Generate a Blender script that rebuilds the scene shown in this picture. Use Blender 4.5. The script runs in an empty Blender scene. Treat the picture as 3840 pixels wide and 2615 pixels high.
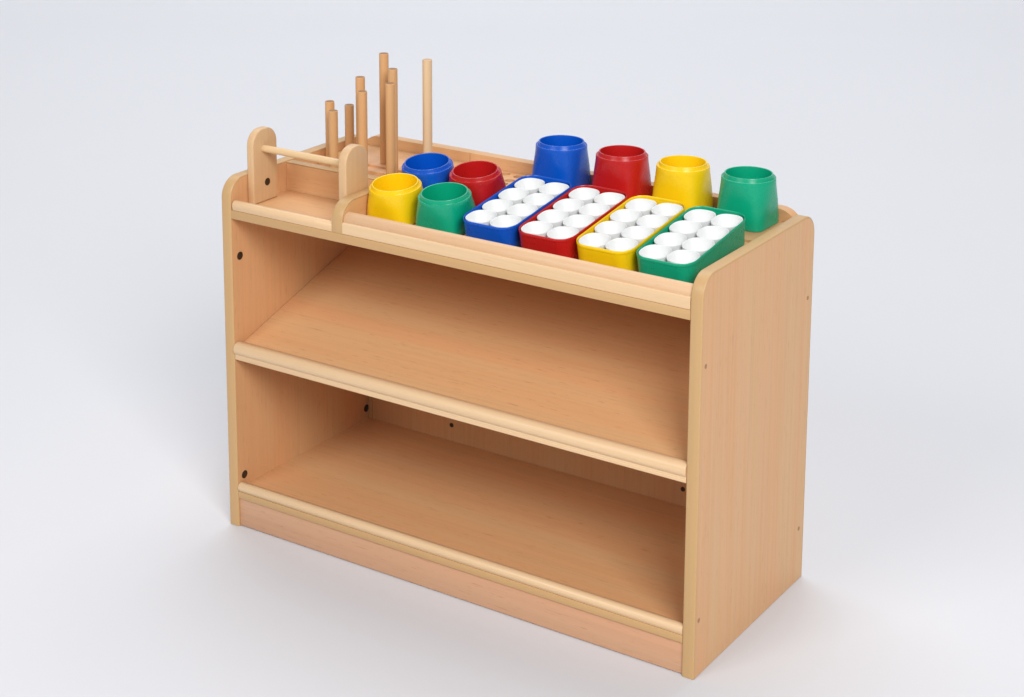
import bpy, bmesh, math, random
from mathutils import Matrix, Vector
random.seed(4)
S = bpy.context.scene
COL = S.collection

# ------------------------------------------------------------------ helpers
def tag(o, label=None, cat=None, group=None, kind=None):
    if label: o['label'] = label
    if cat: o['category'] = cat
    if group: o['group'] = group
    if kind: o['kind'] = kind
    return o

def finish(name, bm, mat, parent=None, bevel=0.0, segs=2, angle=35, smooth=True):
    """bmesh -> one linked mesh object; optional bevel on its sharp edges"""
    bmesh.ops.recalc_face_normals(bm, faces=bm.faces[:])
    if bevel > 0:
        es = [e for e in bm.edges if len(e.link_faces) == 2 and
              e.calc_face_angle(0) > math.radians(angle)]
        bmesh.ops.bevel(bm, geom=es, offset=bevel, segments=segs, profile=0.5,
                        affect='EDGES', clamp_overlap=True)
    me = bpy.data.meshes.new(name)
    bm.to_mesh(me); bm.free()
    if smooth:
        for p in me.polygons: p.use_smooth = True
        me.set_sharp_from_angle(angle=math.radians(38))
    me.materials.append(mat)
    o = bpy.data.objects.new(name, me)
    COL.objects.link(o)
    if parent: o.parent = parent
    return o

def empty(name, loc=(0, 0, 0)):
    o = bpy.data.objects.new(name, None); o.location = loc
    o.empty_display_size = 0.05
    COL.objects.link(o); return o

def box(bm, x0, x1, y0, y1, z0, z1):
    v = [bm.verts.new(p) for p in ((x0,y0,z0),(x1,y0,z0),(x1,y1,z0),(x0,y1,z0),
                                   (x0,y0,z1),(x1,y0,z1),(x1,y1,z1),(x0,y1,z1))]
    for f in ((0,3,2,1),(4,5,6,7),(0,1,5,4),(1,2,6,5),(2,3,7,6),(3,0,4,7)):
        bm.faces.new([v[i] for i in f])

def prism(bm, pts, axis, lo, hi, holes=()):
    """2D outline extruded along axis. pts are (a,b): axis x -> (y,z); y -> (x,z); z -> (x,y)"""
    def P3(a, b, c):
        return {'x': (c, a, b), 'y': (a, c, b), 'z': (a, b, c)}[axis]
    if not holes:
        A = [bm.verts.new(P3(a, b, lo)) for a, b in pts]
        B = [bm.verts.new(P3(a, b, hi)) for a, b in pts]
        n = len(pts)
        bm.faces.new(A); bm.faces.new(B[::-1])
        for i in range(n):
            j = (i + 1) % n
            bm.faces.new((A[i], B[i], B[j], A[j]))
        return
    loops = [pts] + list(holes)
    rings = []
    for c in (lo, hi):
        es = []; rr = []
        for L in loops:
            vs = [bm.verts.new(P3(a, b, c)) for a, b in L]
            rr.append(vs)
            es += [bm.edges.new((vs[i], vs[(i+1) % len(vs)])) for i in range(len(vs))]
        bmesh.ops.triangle_fill(bm, edges=es, use_beauty=True)
        rings.append(rr)
    for La, Lb in zip(*rings):
        n = len(La)
        for i in range(n):
            j = (i + 1) % n
            bm.faces.new((La[i], Lb[i], Lb[j], La[j]))

def arc(cx, cy, r, a0, a1, n=10):
    return [(cx + r*math.cos(math.radians(a0+(a1-a0)*i/n)),
             cy + r*math.sin(math.radians(a0+(a1-a0)*i/n))) for i in range(n+1)]

def circle(cx, cy, r, n=28):
    return [(cx + r*math.cos(2*math.pi*i/n), cy + r*math.sin(2*math.pi*i/n)) for i in range(n)]

def loft(bm, rings, cap0=True, cap1=True):
    R = [[bm.verts.new(p) for p in ring] for ring in rings]
    n = len(R[0])
    for a, b in zip(R[:-1], R[1:]):
        for i in range(n):
            j = (i+1) % n
            bm.faces.new((a[i], a[j], b[j], b[i]))
    if cap0: bm.faces.new(R[0][::-1])
    if cap1: bm.faces.new(R[-1])

def rrect(w, l, r, z, n=8):
    p = []
    for cx, cy, a0 in ((w/2-r, l/2-r, 0), (-w/2+r, l/2-r, 90), (-w/2+r, -l/2+r, 180), (w/2-r, -l/2+r, 270)):
        p += [(x, y, z) for x, y in arc(cx, cy, r, a0, a0+90, n)]
    return p

def cyl(bm, p0, p1, r, n=24, chamfer=0.0):
    p0, p1 = Vector(p0), Vector(p1); d = (p1-p0).normalized()
    q = d.to_track_quat('Z', 'Y').to_matrix()
    def ring(c, rr): return [c + q @ Vector((rr*math.cos(2*math.pi*i/n), rr*math.sin(2*math.pi*i/n), 0)) for i in range(n)]
    rs = []
    if chamfer: rs.append(ring(p0, r-chamfer)); rs.append(ring(p0+d*chamfer, r))
    else: rs.append(ring(p0, r))
    if chamfer: rs.append(ring(p1-d*chamfer, r)); rs.append(ring(p1, r-chamfer))
    else: rs.append(ring(p1, r))
    loft(bm, rs)

# ------------------------------------------------------------------ materials
def new_mat(name):
    m = bpy.data.materials.new(name); m.use_nodes = True
    nt = m.node_tree
    return m, nt, nt.nodes, nt.links, nt.nodes['Principled BSDF']

def wood(name, col, grain='z', contrast=1.0, rough=0.42, fleck=0.5, band_tint=(1.05, 0.915, 0.88)):
    """beech: broad tonal bands, fine streaks and short medullary flecks running along one axis"""
    m, nt, N, L, b = new_mat(name)
    tc = N.new('ShaderNodeTexCoord')
    oi = N.new('ShaderNodeObjectInfo')
    off = N.new('ShaderNodeVectorMath'); off.operation = 'SCALE'
    comb = N.new('ShaderNodeCombineXYZ')
    for s in 'XYZ': L.new(oi.outputs['Random'], comb.inputs[s])
    L.new(comb.outputs[0], off.inputs[0]); off.inputs['Scale'].default_value = 7.3
    add = N.new('ShaderNodeVectorMath'); add.operation = 'ADD'
    L.new(tc.outputs['Object'], add.inputs[0]); L.new(off.outputs[0], add.inputs[1])
    def mapped(across, along):
        mp = N.new('ShaderNodeMapping')
        s = [across]*3; s['xyz'.index(grain)] = along
        mp.inputs['Scale'].default_value = s
        L.new(add.outputs[0], mp.inputs['Vector']); return mp
    def noise(across, along, detail=3, dist=0.0):
        n = N.new('ShaderNodeTexNoise'); n.inputs['Scale'].default_value = 1
        n.inputs['Detail'].default_value = detail; n.inputs['Distortion'].default_value = dist
        L.new(mapped(across, along).outputs[0], n.inputs['Vector']); return n.outputs['Fac']
    def ramp(src, p0, p1, v0, v1):
        r = N.new('ShaderNodeMapRange'); r.inputs['From Min'].default_value = p0
        r.inputs['From Max'].default_value = p1; r.inputs['To Min'].default_value = v0
        r.inputs['To Max'].default_value = v1; L.new(src, r.inputs['Value']); return r.outputs[0]
    def mix(fac, a, bcol, mode='MIX'):
        x = N.new('ShaderNodeMix'); x.data_type = 'RGBA'; x.blend_type = mode
        if isinstance(fac, float): x.inputs['Factor'].default_value = fac
        else: L.new(fac, x.inputs['Factor'])
        for sock, v in ((x.inputs[6], a), (x.inputs[7], bcol)):
            if isinstance(v, tuple): sock.default_value = (*v, 1)
            else: L.new(v, sock)
        return x.outputs[2]
    c = contrast
    tint = tuple(min(1, a*t) for a, t in zip(col, band_tint))
    dark = tuple(a*t for a, t in zip(col, (0.84, 0.76, 0.68)))
    band = ramp(noise(17, 0.7, 2, 0.4), 0.38, 0.66, 0.0, 0.75*min(c, 1.05))
    fine = ramp(noise(190, 2.4, 4, 0.2), 0.42, 0.78, 0.0, 0.34*c)
    pore = ramp(noise(420, 34, 2), 0.62, 0.80, 0.0, 0.7*fleck*c)
    col1 = mix(band, col, tint)
    col2 = mix(fine, col1, dark)
    col3 = mix(pore, col2, tuple(a*t for a, t in zip(col, (0.62, 0.50, 0.42))))
    L.new(col3, b.inputs['Base Color'])
    L.new(ramp(noise(60, 3, 3), 0.3, 0.7, rough-0.05, rough+0.07), b.inputs['Roughness'])
    b.inputs['Specular IOR Level'].default_value = 0.4
    bp = N.new('ShaderNodeBump'); bp.inputs['Strength'].default_value = 0.06
    bp.inputs['Distance'].default_value = 0.0006
    L.new(noise(420, 9, 3), bp.inputs['Height']); L.new(bp.outputs[0], b.inputs['Normal'])
    return m

def plastic(name, col, rough=0.27, sss=0.0):
    m, nt, N, L, b = new_mat(name)
    tc = N.new('ShaderNodeTexCoord')
    n = N.new('ShaderNodeTexNoise'); n.inputs['Scale'].default_value = 35; n.inputs['Detail'].default_value = 4
    L.new(tc.outputs['Object'], n.inputs['Vector'])
    r = N.new('ShaderNodeMapRange'); r.inputs['To Min'].default_value = rough-0.06; r.inputs['To Max'].default_value = rough+0.08
    L.new(n.outputs['Fac'], r.inputs['Value']); L.new(r.outputs[0], b.inputs['Roughness'])
    x = N.new('ShaderNodeMix'); x.data_type = 'RGBA'
    x.inputs[6].default_value = (*[a*0.93 for a in col], 1); x.inputs[7].default_value = (*[min(1, a*1.05) for a in col], 1)
    L.new(n.outputs['Fac'], x.inputs['Factor']); L.new(x.outputs[2], b.inputs['Base Color'])
    b.inputs['Specular IOR Level'].default_value = 0.42
    if sss:
        b.inputs['Subsurface Weight'].default_value = sss
        b.inputs['Subsurface Radius'].default_value = (0.01, 0.01, 0.01)
        b.inputs['Subsurface Scale'].default_value = 0.4
    n2 = N.new('ShaderNodeTexNoise'); n2.inputs['Scale'].default_value = 900; n2.inputs['Detail'].default_value = 1
    L.new(tc.outputs['Object'], n2.inputs['Vector'])
    bp = N.new('ShaderNodeBump'); bp.inputs['Strength'].default_value = 0.08; bp.inputs['Distance'].default_value = 0.0002
    L.new(n2.outputs['Fac'], bp.inputs['Height']); L.new(bp.outputs[0], b.inputs['Normal'])
    return m

LAM = (0.660, 0.394, 0.194)
M_side  = wood('beech_laminate_vertical', LAM, 'z', 1.25, fleck=0.6)
M_kick  = wood('pinkish_beech_laminate', (0.565, 0.335, 0.20), 'x', 1.1, fleck=0.8)
M_shelf = wood('beech_laminate_along', LAM, 'x', 1.15, fleck=0.85)
M_deep  = wood('beech_laminate_across', LAM, 'y', 1.0)
M_edge_z = wood('beech_edging_vertical', (0.530, 0.330, 0.150), 'z', 0.6, 0.38, 0.15, (1.06, 0.98, 0.9))
M_edge_x = wood('beech_edging_along', (0.530, 0.330, 0.150), 'x', 0.6, 0.38, 0.15, (1.06, 0.98, 0.9))
M_bead  = wood('solid_beech_moulding', (0.70, 0.495, 0.295), 'x', 0.9, 0.33, 0.35, (1.04, 0.97, 0.92))
M_lip   = wood('beech_tray_lip', (0.645, 0.43, 0.255), 'x', 1.0, 0.42, 0.5, (1.04, 0.95, 0.90))
M_block = wood('solid_beech_upright', (0.64, 0.42, 0.23), 'z', 0.9, 0.40, 0.3, (1.05, 0.97, 0.9))
M_rod   = wood('solid_beech_rod', (0.70, 0.48, 0.26), 'x', 0.8, 0.36, 0.3, (1.05, 0.97, 0.9))
M_dowel = wood('oiled_beech_dowel', (0.60, 0.35, 0.16), 'z', 1.2, 0.45, 0.3, (1.12, 1.02, 0.95))
M_dowel_pale = wood('pale_beech_dowel', (0.70, 0.49, 0.29), 'z', 0.8, 0.45, 0.3, (1.05, 0.98, 0.9))
M_end = wood('dowel_end_grain', (0.30, 0.155, 0.06), 'z', 1.0, 0.6, 0.8)
M_end_pale = wood('pale_dowel_end_grain', (0.55, 0.37, 0.2), 'z', 1.0, 0.6, 0.6)
M_blue   = plastic('blue_plastic', (0.001, 0.085, 0.50))
M_red    = plastic('red_plastic', (0.47, 0.010, 0.010))
M_yellow = plastic('yellow_plastic', (0.86, 0.56, 0.004))
M_green  = plastic('green_plastic', (0.002, 0.335, 0.18))
M_white  = plastic('white_plastic', (0.79, 0.795, 0.79), 0.38)
M_screw, _nt, _N, _L, _b = new_mat('bronzed_screw')
_b.inputs['Base Color'].default_value = (0.06, 0.04, 0.025, 1); _b.inputs['Metallic'].default_value = 0.6
_b.inputs['Roughness'].default_value = 0.45
M_plug, _nt, _N, _L, _b = new_mat('brown_screw_cap')
_b.inputs['Base Color'].default_value = (0.34, 0.19, 0.09, 1); _b.inputs['Roughness'].default_value = 0.5
M_back, nt, N, L, b = new_mat('white_paper_sweep')
n = N.new('ShaderNodeTexNoise'); n.inputs['Scale'].default_value = 0.9; n.inputs['Detail'].default_value = 3
tc = N.new('ShaderNodeTexCoord'); L.new(tc.outputs['Object'], n.inputs['Vector'])
x = N.new('ShaderNodeMix'); x.data_type = 'RGBA'
x.inputs[6].default_value = (0.645, 0.645, 0.671, 1); x.inputs[7].default_value = (0.662, 0.662, 0.688, 1)
L.new(n.outputs['Fac'], x.inputs['Factor']); L.new(x.outputs[2], b.inputs['Base Color'])
b.inputs['Roughness'].default_value = 0.62; b.inputs['Specular IOR Level'].default_value = 0.25

# ------------------------------------------------------------------ the unit
W, D, H, T = 1.0, 0.4206, 0.6872, 0.022
R0 = 0.038
unit = empty('storage_unit', (0.5, 0.21, 0))
tag(unit, 'beech play storage unit with two open shelves and a tray top, standing on white paper', 'storage unit')
INV = Matrix.Translation((-0.5, -0.21, 0))
def part(name, bm, mat, parent=None, **k):
    bm.transform(INV)
    return finish(name, bm, mat, parent or unit, **k)

def side_outline(i=0.0):
    """side panel outline in (y,z), inset by i"""
    r = R0 - i
    p = [(i, 0.0), (D-i, 0.0)]
    p += arc(D-R0, H-R0, r, 0, 90, 12)
    p += arc(R0, H-R0, r, 90, 180, 12)
    return p

for x0, x1 in ((0, T), (W-T, W)):
    bm = bmesh.new(); prism(bm, side_outline(0.003), 'x', x0, x1)
    sp = part('side_panel', bm, M_side)
    # edging: a strip that follows the front, top and back edges of the panel
    o, i_ = side_outline(0.0)[1:] + [(0.0, 0.0)], side_outline(0.003)[1:] + [(0.003, 0.0)]
    bm = bmesh.new()
    prism(bm, o + i_[::-1], 'x', x0-0.0003, x1+0.0003)
    bmesh.ops.recalc_face_normals(bm, faces=bm.faces[:])
    es = []
    for e in bm.edges:
        a, b2 = e.verts
        if abs(a.co.x-b2.co.x) < 1e-6 and len(e.link_faces) == 2 and e.calc_face_angle(0) > 1.2:
            mid = (a.co+b2.co)/2
            # only the outer rim
            dmin = min((Vector((mid.y, mid.z))-Vector(q)).length for q in o)
            on_outer = mid.y < 0.0006 or mid.y > D-0.0006 or mid.z > H-0.0006 or \
                any(abs((Vector((mid.y, mid.z))-Vector(c)).length-R0) < 0.0006 for c in ((D-R0, H-R0), (R0, H-R0)) if (mid.z > H-R0))
            if on_outer and mid.z > 0.001: es.append(e)
    bmesh.ops.bevel(bm, geom=es, offset=0.0026, segments=3, profile=0.5, affect='EDGES', clamp_overlap=True)
    part('edge_band', bm, M_edge_z, sp)
    # connecting bolts inside and small caps outside
    s = 1 if x0 == 0 else -1
    xi = x1 if x0 == 0 else x0
    xo = x0 if x0 == 0 else x1
    for yy, zz in ((0.0225, 0.5351), (0.0200, 0.0990), (0.4000, 0.0992), (0.4000, 0.5353)):
        bm = bmesh.new()
        ring = lambda r, dx: [(xi+s*dx, yy+r*math.cos(2*math.pi*k/24), zz+r*math.sin(2*math.pi*k/24)) for k in range(24)]
        loft(bm, [ring(0.0078, -0.001), ring(0.0078, 0.0006), ring(0.0066, 0.0011)])
        part('bolt_head', bm, M_screw, sp)
    for yy, zz in ((0.0150, 0.5364), (0.0135, 0.0996), (0.3990, 0.1005), (0.4010, 0.5353)):
        bm = bmesh.new(); cyl(bm, (xo+s*0.001, yy, zz), (xo-s*0.0005, yy, zz), 0.0038, 16)
        part('screw_cap', bm, M_plug, sp)

# back panel
bm = bmesh.new(); box(bm, T+0.003, W-T-0.003, 0.405, 0.418, 0.004, 0.6115)
bp_ = part('back_panel', bm, M_side, bevel=0.0008)
for px in (0.235, 0.762):
    bm = bmesh.new(); cyl(bm, (px, 0.406, 0.1115), (px, 0.4040, 0.1115), 0.0045, 16)
    part('screw_head', bm, M_screw, bp_)

bm = bmesh.new(); box(bm, T+0.0032, T+0.0125, 0.4035, 0.4048, 0.078, 0.46)
part('edge_strip', bm, M_edge_z, bp_)

# bottom shelf
bm = bmesh.new(); box(bm, T, W-T, 0.0145, 0.404, 0.0577, 0.0772)
bs = part('bottom_shelf', bm, M_shelf)
bm = bmesh.new(); box(bm, T+0.0003, W-T-0.0003, 0.0005, 0.0140, 0.0577, 0.0712)
part('edge_band', bm, M_edge_x, bs, bevel=0.0012)
bm = bmesh.new()
prism(bm, [(0.018, 0.0715), (0.018, 0.0850)] + arc(0.0080, 0.0790, 0.0094, 58, 225, 14) + [(0.0016, 0.0715)], 'x', T+0.0012, W-T-0.0008)
part('edge_moulding', bm, M_bead, bs, bevel=0.0008, angle=50)
# kick board
bm = bmesh.new(); box(bm, T+0.0004, W-T-0.0004, 0.0040, 0.020, 0.0015, 0.0574)
part('kickboard', bm, M_kick, bevel=0.0010)

# middle shelf, sloping down to the front
SL = 0.315
def zs(y): return 0.3560 + SL*y
bm = bmesh.new()
prism(bm, [(0.018, zs(0.018)), (0.400, zs(0.400)), (0.4045, zs(0.400)-0.015), (0.0225, zs(0.018)-0.0155)], 'x', T+0.0012, W-T-0.0012)
ms = part('middle_shelf', bm, M_shelf)
bm = bmesh.new()
prof = [(0.0205, 0.3371), (0.0205, 0.3680)] + arc(0.0095, 0.3575, 0.0132, 66, 218, 16) + \
       [(0.0010, 0.3482), (0.0006, 0.3474), (0.0006, 0.3444), (0.0013, 0.3437), (0.0006, 0.3430), (0.0006, 0.3385), (0.0020, 0.3371)]
prism(bm, prof, 'x', T+0.0012, W-T-0.0008)
part('edge_moulding', bm, M_bead, ms, bevel=0.0006, angle=60)

# top shelf board
bm = bmesh.new(); box(bm, T, W-T, 0.0035, 0.4040, 0.6130, 0.6294)
ts = part('top_shelf', bm, M_shelf)
bm = bmesh.new(); box(bm, T+0.0003, W-T-0.0003, 0.0005, 0.0033, 0.6127, 0.6296)
part('edge_band', bm, M_edge_x, ts, bevel=0.0012)
XD0, XD1 = 0.2605, 0.2833
# left moulding: a half round bead
bm = bmesh.new()
prism(bm, [(0.0165, 0.6298), (0.0165, 0.6405)] + arc(0.0082, 0.6385, 0.0088, 40, 205, 14) + [(0.0006, 0.6298)], 'x', T+0.004, XD0-0.0004)
part('edge_moulding', bm, M_bead, ts, bevel=0.0012, angle=50)
# tall lip in front of the tray
bm = bmesh.new()
prof = [(0.0220, 0.6298), (0.0220, 0.6655)] + arc(0.0185, 0.6640, 0.0032, 45, 95, 4) + \
       [(0.0150, 0.6668), (0.0108, 0.6650), (0.0072, 0.6615), (0.0052, 0.6570), (0.0046, 0.6525), (0.0046, 0.6298)]
prism(bm, prof, 'x', XD1+0.0003, W-T-0.0005)
tl = part('tray_lip', bm, M_lip, ts, bevel=0.0004, angle=60)
# paler strip glued along its foot, its rounded arris catches the light
bm = bmesh.new()
prism(bm, [(0.0045, 0.6299), (0.0045, 0.6512), (0.0030, 0.6514), (0.0014, 0.6508), (0.0004, 0.6496), (0.0, 0.6480), (0.0, 0.6312), (0.0012, 0.6299)], 'x', XD1+0.0006, W-T-0.0007)
part('foot_strip', bm, M_bead, tl)

# divider between the roll compartment and the tray
bm = bmesh.new()
def div_outline(i):
    return [(i-0.0002, 0.6297), (0.190, 0.6297), (0.190, 0.6866-i)] + arc(R0, 0.6866-R0, R0-i, 90, 180, 12)
prism(bm, div_outline(0.003), 'x', XD0, XD1)
dv = part('divider', bm, M_deep)
bm = bmesh.new()
o, i_ = div_outline(0.0)[2:] + [(0.0, 0.6297)], div_outline(0.003)[2:] + [(0.003, 0.6297)]
prism(bm, o + i_[::-1], 'x', XD0-0.0003, XD1+0.0003)
part('edge_band', bm, M_edge_z, dv, bevel=0.0008, angle=60)
# wall behind the roll compartment
bm = bmesh.new(); box(bm, T+0.0004, XD0-0.0004, 0.1600, 0.1780, 0.6297, 0.6825)
cw = part('compartment_wall', bm, M_shelf)
bm = bmesh.new(); box(bm, T+0.0004, XD0-0.0004, 0.1597, 0.1783, 0.6826, 0.6852)
part('edge_band', bm, M_edge_x, cw, bevel=0.0010)

# rolled-paper holder: two round-topped uprights and a rod
def upright(x0, x1, y0, y1, ztop):
    r = 0.030
    pts = [(y0, 0.6298), (y1, 0.6298)] + arc(y1-r, ztop-r, r, 0, 90, 12) + arc(y0+r, ztop-r, r, 90, 180, 12)
    b_ = bmesh.new(); prism(b_, pts, 'x', x0, x1); return b_
ul = part('upright', upright(T+0.0004, 0.0385, 0.0475, 0.1160, 0.7705), M_block, bevel=0.0028, segs=3)
bm = bmesh.new(); cyl(bm, (0.0375, 0.0860, 0.6660), (0.0391, 0.0860, 0.6660), 0.0072, 20)
part('bolt_head', bm, M_screw, ul)
part('upright', upright(0.2418, XD0-0.0004, 0.0430, 0.1085, 0.7715), M_block, bevel=0.0028, segs=3)
bm = bmesh.new(); cyl(bm, (0.030, 0.0775, 0.7325), (0.250, 0.0775, 0.7325), 0.0068, 24)
part('rod', bm, M_rod)

# stepped block for the dowels, level ledge with peg holes, sloping tray floor
bm = bmesh.new()
prism(bm, [(0.1785, 0.6298), (0.3978, 0.6298), (0.3978, 0.6690), (0.2794, 0.6690), (0.2794, 0.6652), (0.2550, 0.6652), (0.2550, 0.6590), (0.1785, 0.6590)],
      'x', T+0.0006, 0.3000)
part('stepped_block', bm, M_shelf, bevel=0.0008)
holes = [circle(x_, y_, 0.0095, 20) for x_, y_ in ((0.3513, 0.376), (0.382, 0.3765), (0.4127, 0.3735), (0.4434, 0.375), (0.382, 0.3445), (0.4132, 0.3432), (0.4440, 0.344), (0.4150, 0.3180), (0.446, 0.3165))]
bm = bmesh.new()
prism(bm, [(0.3005, 0.2685), (W-T-0.0004, 0.2685), (W-T-0.0004, 0.3978), (0.3005, 0.3978)], 'z', 0.6510, 0.6670, holes=holes)
part('peg_ledge', bm, M_shelf, smooth=False)
bm = bmesh.new(); box(bm, 0.3006, W-T-0.0005, 0.2700, 0.2850, 0.6298, 0.6509)
part('ledge_support', bm, M_shelf)
SD = 0.1383
def zd(y): return 0.6483 + SD*(y-0.1612)
bm = bmesh.new()
prism(bm, [(0.0310, 0.6298), (0.0310, zd(0.0310)), (0.2680, zd(0.2680)), (0.2680, 0.6298)], 'x', XD1+0.0004, W-T-0.0004)
part('tray_floor', bm, M_shelf)

# back rail with rounded ends, a butt joint in its front face
bm = bmesh.new()
def rail_outline(x0, x1, left, right, top=0.6888):
    p = [(x0, 0.6298), (x1, 0.6298)]
    p += arc(x1-0.038, top-0.038, 0.038, 0, 90, 12) if right else [(x1, top)]
    p += arc(x0+0.038, top-0.038, 0.038, 90, 180, 12) if left else [(x0, top)]
    return p
prism(bm, rail_outline(T+0.0006, W-T-0.0006, True, True), 'y', 0.4013, 0.4200)
prism(bm, rail_outline(T+0.0006, 0.2842, True, False), 'y', 0.3980, 0.4012)
prism(bm, rail_outline(0.2854, W-T-0.0006, False, True), 'y', 0.3980, 0.4012)
part('back_rail', bm, M_shelf)

# ------------------------------------------------------------------ dowels standing in the block
DW = [
 ('short dowel at the far left, just behind the shortest front dowel', 0.0439, 0.268, 0.7851, 0.0, 0),
 ('shortest dowel, foremost of the two at the far left', 0.0808, 0.232, 0.7791, 0.0, 0),
 ('short dowel standing between the far left pair and the middle pair, behind the round-topped upright', 0.0635, 0.304, 0.7734, 0.0, 0),
 ('taller rear dowel of the middle pair, half hidden by the dowel in front', 0.1194, 0.268, 0.8432, 0.0, 0),
 ('shorter front dowel of the middle pair, behind the round-topped upright', 0.1521, 0.232, 0.8265, 0.0, 0),
 ('tallest reddish dowel at the left of the three close tall ones', 0.1492, 0.304, 0.8867, 0.0, 0),
 ('tall dowel at the right of the three close ones, its top just below the tallest', 0.1972, 0.268, 0.8691, 0.0, 0),
 ('front dowel of the three close tall ones, overlapping the two behind it', 0.2180, 0.232, 0.8508, 0.0, 0),
 ('pale tall dowel standing apart, behind the low blue pot', 0.2517, 0.304, 0.8872, 0.0, 1),
]
for lab, x_, y_, zt, lean, pale in DW:
    zb = 0.6692 if y_ > 0.2794 else (0.6654 if y_ > 0.255 else 0.6592)
    o = bmesh.new(); cyl(o, (0, 0, 0), (lean, 0, zt-zb), 0.0092, 24, 0.0007)
    d = finish('dowel', o, M_dowel_pale if pale else M_dowel, None)
    d.data.materials.append(M_end_pale if pale else M_end)
    d.data.polygons[len(d.data.polygons)-1].material_index = 1
    d.location = (x_, y_, zb)
    tag(d, lab, 'dowel', 'wooden dowels standing at the back left of the unit')

# ------------------------------------------------------------------ pots
def make_pot(name, mat, h):
    """round shouldered pot on a rounded-square foot, with a raised ring round its open mouth"""
    bm = bmesh.new(); NS = 48
    def ring(z, half, sq, rr=None):
        out = []
        for i in range(NS):
            a = 2*math.pi*i/NS + math.pi/NS
            ca, sa = math.cos(a), math.sin(a)
            p = 2 + 4.2*sq*sq
            rad = half/((abs(ca)**p + abs(sa)**p)**(1/p))
            out.append((rad*ca, rad*sa, z))
        return out
    rs = [ring(0.0, 0.0435, 1.0), ring(0.0012, 0.0452, 1.0)]
    for k in range(1, 11):
        t = k/10
        rs.append(ring(0.0012+(h-0.004)*t, 0.0452+0.0023*t, (1-t)**0.8 if k < 10 else 0))
    z1 = h-0.0028
    rs += [ring(z1+0.0008, 0.0472, 0), ring(z1+0.0012, 0.0464, 0), ring(z1+0.0004, 0.0446, 0),
           ring(z1+0.0002, 0.0430, 0), ring(z1+0.0008, 0.0426, 0), ring(z1+0.0064, 0.0424, 0), ring(z1+0.0071, 0.0420, 0),
           ring(z1+0.0073, 0.0408, 0), ring(z1+0.0069, 0.0398, 0), ring(z1+0.0050, 0.0395, 0), ring(z1-0.006, 0.0392, 0)]
    rs += [ring(0.030, 0.0376, 0), ring(0.006, 0.0366, 0), ring(0.004, 0.0336, 0)]
    loft(bm, rs)
    return finish(name, bm, mat)

TILT = math.atan(SD)
FRONT = [('yellow', M_yellow, 0.3277, 0.1079), ('green', M_green, 0.4355, 0.1084),
         ('blue', M_blue, 0.3243, 0.2108), ('red', M_red, 0.4289, 0.2144)]
lab = {'yellow': 'yellow plastic pot beside the wooden divider, tilted towards the front lip',
       'green': 'green plastic pot behind the front lip, touching the blue crate',
       'blue': 'blue plastic pot standing behind the yellow and green pots, below the pale dowel',
       'red': 'bright red plastic pot behind the green pot, near the back end of the blue crate'}
for c, m, x_, y_ in FRONT:
    p = make_pot('plastic_pot', m, 0.064)
    p.location = (x_, y_, zd(y_)+0.0004); p.rotation_euler = (TILT, 0, 0)
    tag(p, lab[c], 'pot', 'four plastic pots at the left of the tray')
BACK = [('blue', M_blue, 0.5198), ('red', M_red, 0.6486), ('yellow', M_yellow, 0.7733), ('green', M_green, 0.9016)]
lab = {'blue': 'tall blue plastic pot on the back ledge behind the blue crate',
       'red': 'tall dark red plastic pot on the back ledge behind the red crate',
       'yellow': 'tall yellow plastic pot on the back ledge behind the yellow crate',
       'green': 'tall green plastic pot on the back ledge against the right side panel'}
for c, m, x_ in BACK:
    p = make_pot('plastic_pot', m, 0.0865)
    p.location = (x_, 0.3545, 0.6672); p.rotation_euler = (0, 0, 0)
    tag(p, lab[c], 'pot', 'four tall plastic pots in a row along the back')

# ------------------------------------------------------------------ crates and their cups
def make_crate(mat):
    w, l, h = 0.1090, 0.2228, 0.0510
    bm = bmesh.new()
    w0, l0 = w-0.0095, l-0.0105
    rs = [rrect(w0-0.006, l0-0.006, 0.015, 0.0), rrect(w0-0.001, l0-0.001, 0.017, 0.0012), rrect(w0, l0, 0.018, 0.004),
          rrect(w-0.0022, l-0.0022, 0.0270, h-0.0062),
          rrect(w-0.0046, l-0.0046, 0.0258, h-0.0060),
          rrect(w0-0.0026, l0-0.0026, 0.0165, 0.005), rrect(w0-0.008, l0-0.008, 0.015, 0.0022)]
    loft(bm, rs)
    body = finish('crate', bm, mat)
    bm = bmesh.new()
    rs = [rrect(w-0.0040, l-0.0040, 0.0262, h-0.0066), rrect(w-0.0014, l-0.0014, 0.0276, h-0.0066),
          rrect(w-0.0006, l-0.0006, 0.0282, h-0.0058), rrect(w, l, 0.0285, h-0.0030), rrect(w-0.0008, l-0.0008, 0.0281, h-0.0010),
          rrect(w-0.0022, l-0.0022, 0.0272, h), rrect(w-0.0036, l-0.0036, 0.0264, h-0.0008), rrect(w-0.0044, l-0.0044, 0.0260, h-0.0030)]
    loft(bm, rs + [rs[0]], False, False)
    bmesh.ops.remove_doubles(bm, verts=bm.verts[:], dist=1e-6)
    finish('rim', bm, mat, body)
    return body

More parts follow.
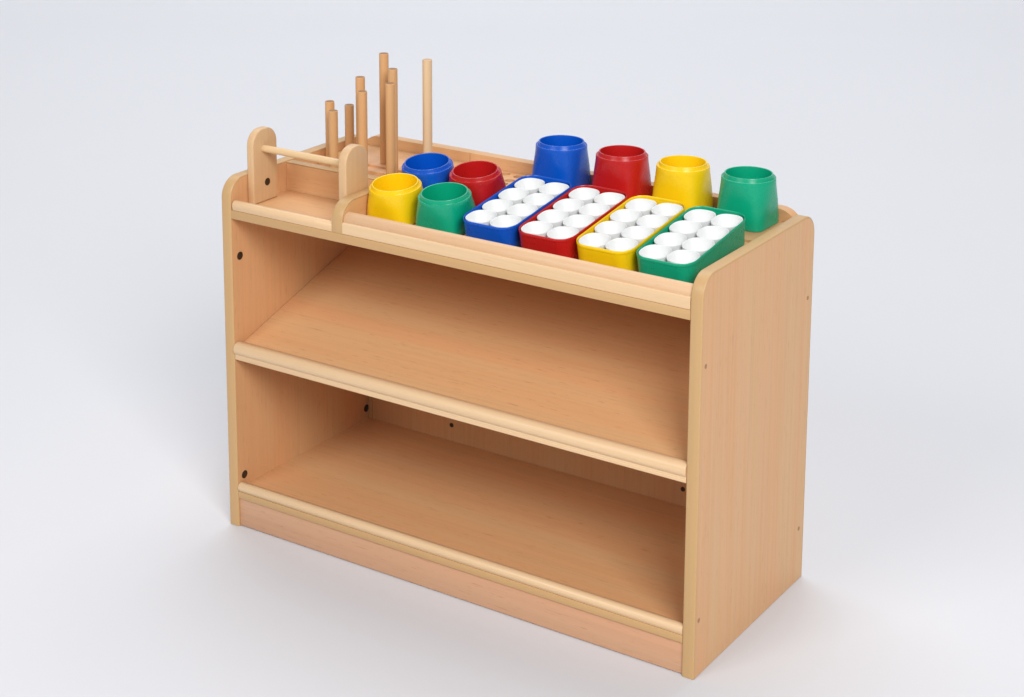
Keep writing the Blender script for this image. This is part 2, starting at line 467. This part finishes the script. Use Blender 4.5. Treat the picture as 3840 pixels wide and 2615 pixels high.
def cup_mesh():
    bm = bmesh.new(); NS = 40
    def ring(z, r, p=2.55):
        return [(r*math.cos(a)/((abs(math.cos(a))**p+abs(math.sin(a))**p)**(1/p)),
                 r*math.sin(a)/((abs(math.cos(a))**p+abs(math.sin(a))**p)**(1/p)), z)
                for a in [2*math.pi*i/NS for i in range(NS)]]
    loft(bm, [ring(0, 0.0204), ring(0.001, 0.0217), ring(0.0440, 0.02545), ring(0.0450, 0.02570), ring(0.0456, 0.0255), ring(0.0453, 0.0250),
              ring(0.043, 0.0245), ring(0.010, 0.0208), ring(0.004, 0.0182), ring(0.0025, 0.0120)])
    return finish('cup', bm, M_white)
CUP0 = cup_mesh()
ROT = Matrix.Rotation(TILT, 4, 'X')
first = True
for k, (c, m) in enumerate((('blue', M_blue), ('red', M_red), ('yellow', M_yellow), ('green', M_green))):
    X = 0.5544 + 0.11428*k
    cr = make_crate(m)
    base = Matrix.Translation((X, 0.1612, zd(0.1612)+0.0004)) @ ROT
    cr.matrix_world = base
    where = {'blue': 'between the green pot and the red crate', 'red': 'between the blue and yellow crates',
             'yellow': 'between the red and green crates', 'green': 'beside the right side panel'}[c]
    tag(cr, c + ' plastic crate holding eight white cups, ' + where, 'crate', 'four coloured crates on the tray')
    for j in range(4):
        for i in range(2):
            if first: cu = CUP0; first = False
            else:
                cu = CUP0.copy(); COL.objects.link(cu)
            cu.matrix_world = base @ Matrix.Translation(((-0.5+i)*0.0515 + 0.0002, (1.5-j)*0.0520-0.0004, 0.0022+random.uniform(-0.0003, 0.0009))) @ Matrix.Rotation(random.uniform(-0.03, 0.03), 4, 'Z') @ Matrix.Rotation(random.uniform(-0.012, 0.012), 4, 'X')
            row = ('rearmost row', 'second row from the back', 'second row from the front', 'front row')[j]
            tag(cu, 'white plastic cup in the %s crate, %s column, %s' % (c, ('left', 'right')[i], row), 'cup', 'white cups in the coloured crates')

# ------------------------------------------------------------------ the white paper sweep
AZ = 0.579154
bm = bmesh.new()
prof = [(-6.0, 0.0), (5.0, 0.0)] + [(5.0+2.2*math.sin(math.radians(a)), 2.2-2.2*math.cos(math.radians(a))) for a in range(6, 91, 6)] + [(7.2, 7.0)]
xs = [-8 + 16*i/16 for i in range(17)]
grid = [[bm.verts.new((x_, y_, z_)) for x_ in xs] for y_, z_ in prof]
for a, b2 in zip(grid[:-1], grid[1:]):
    for i in range(16): bm.faces.new((a[i], a[i+1], b2[i+1], b2[i]))
sw = finish('backdrop', bm, M_back)
sw.rotation_euler = (0, 0, AZ); sw.location = (0.5, 0.2, -0.0008)
tag(sw, kind='structure')

# ------------------------------------------------------------------ camera
cam = bpy.data.cameras.new('camera'); co = bpy.data.objects.new('camera', cam); COL.objects.link(co)
right = Vector((0.8365, 0.5480, 0.0042)).normalized(); fwd = Vector((-0.5366, 0.8206, -0.1967)).normalized()
down = fwd.cross(right).normalized(); right = down.cross(fwd).normalized()
Mx = Matrix((right, -down, -fwd)).transposed().to_4x4()
Mx.translation = (2.2595, -2.4747, 1.6434)
co.matrix_world = Mx
cam.sensor_width = 36; cam.lens = 65.3377; cam.shift_y = -0.31698; cam.clip_end = 60
S.camera = co

# ------------------------------------------------------------------ studio light
w = bpy.data.worlds.new('World'); S.world = w; w.use_nodes = True
bg = w.node_tree.nodes['Background']
bg.inputs['Color'].default_value = (0.93, 0.96, 1.0, 1); bg.inputs['Strength'].default_value = 0.34
def softbox(name, loc, target, sx, sy, power, col):
    l = bpy.data.lights.new(name, 'AREA'); l.shape = 'RECTANGLE'; l.size = sx; l.size_y = sy
    l.energy = power; l.color = col
    o = bpy.data.objects.new(name, l); COL.objects.link(o); o.location = loc
    o.rotation_euler = (Vector(target)-Vector(loc)).to_track_quat('-Z', 'Y').to_euler()
    return o
softbox('key_softbox', (4.8, -3.6, 4.1), (0.5, 0.2, 0.4), 2.6, 2.6, 332, (1.0, 0.995, 0.985))
softbox('fill_softbox', (-0.8, -5.4, 4.2), (0.5, 0.2, 0.4), 2.6, 2.6, 150, (1.0, 0.995, 0.985))
softbox('top_softbox', (-3.0, 6.0, 7.0), (-3.0, 6.0, 0.0), 10.0, 10.0, 780, (0.96, 0.98, 1.0))

S.view_settings.view_transform = 'Standard'; S.view_settings.look = 'None'
S.view_settings.exposure = 0; S.view_settings.gamma = 1
S.view_settings.use_curve_mapping = False
S.render.engine = 'CYCLES'
S.cycles.max_bounces = 10; S.cycles.diffuse_bounces = 6
S.cycles.use_denoising = True
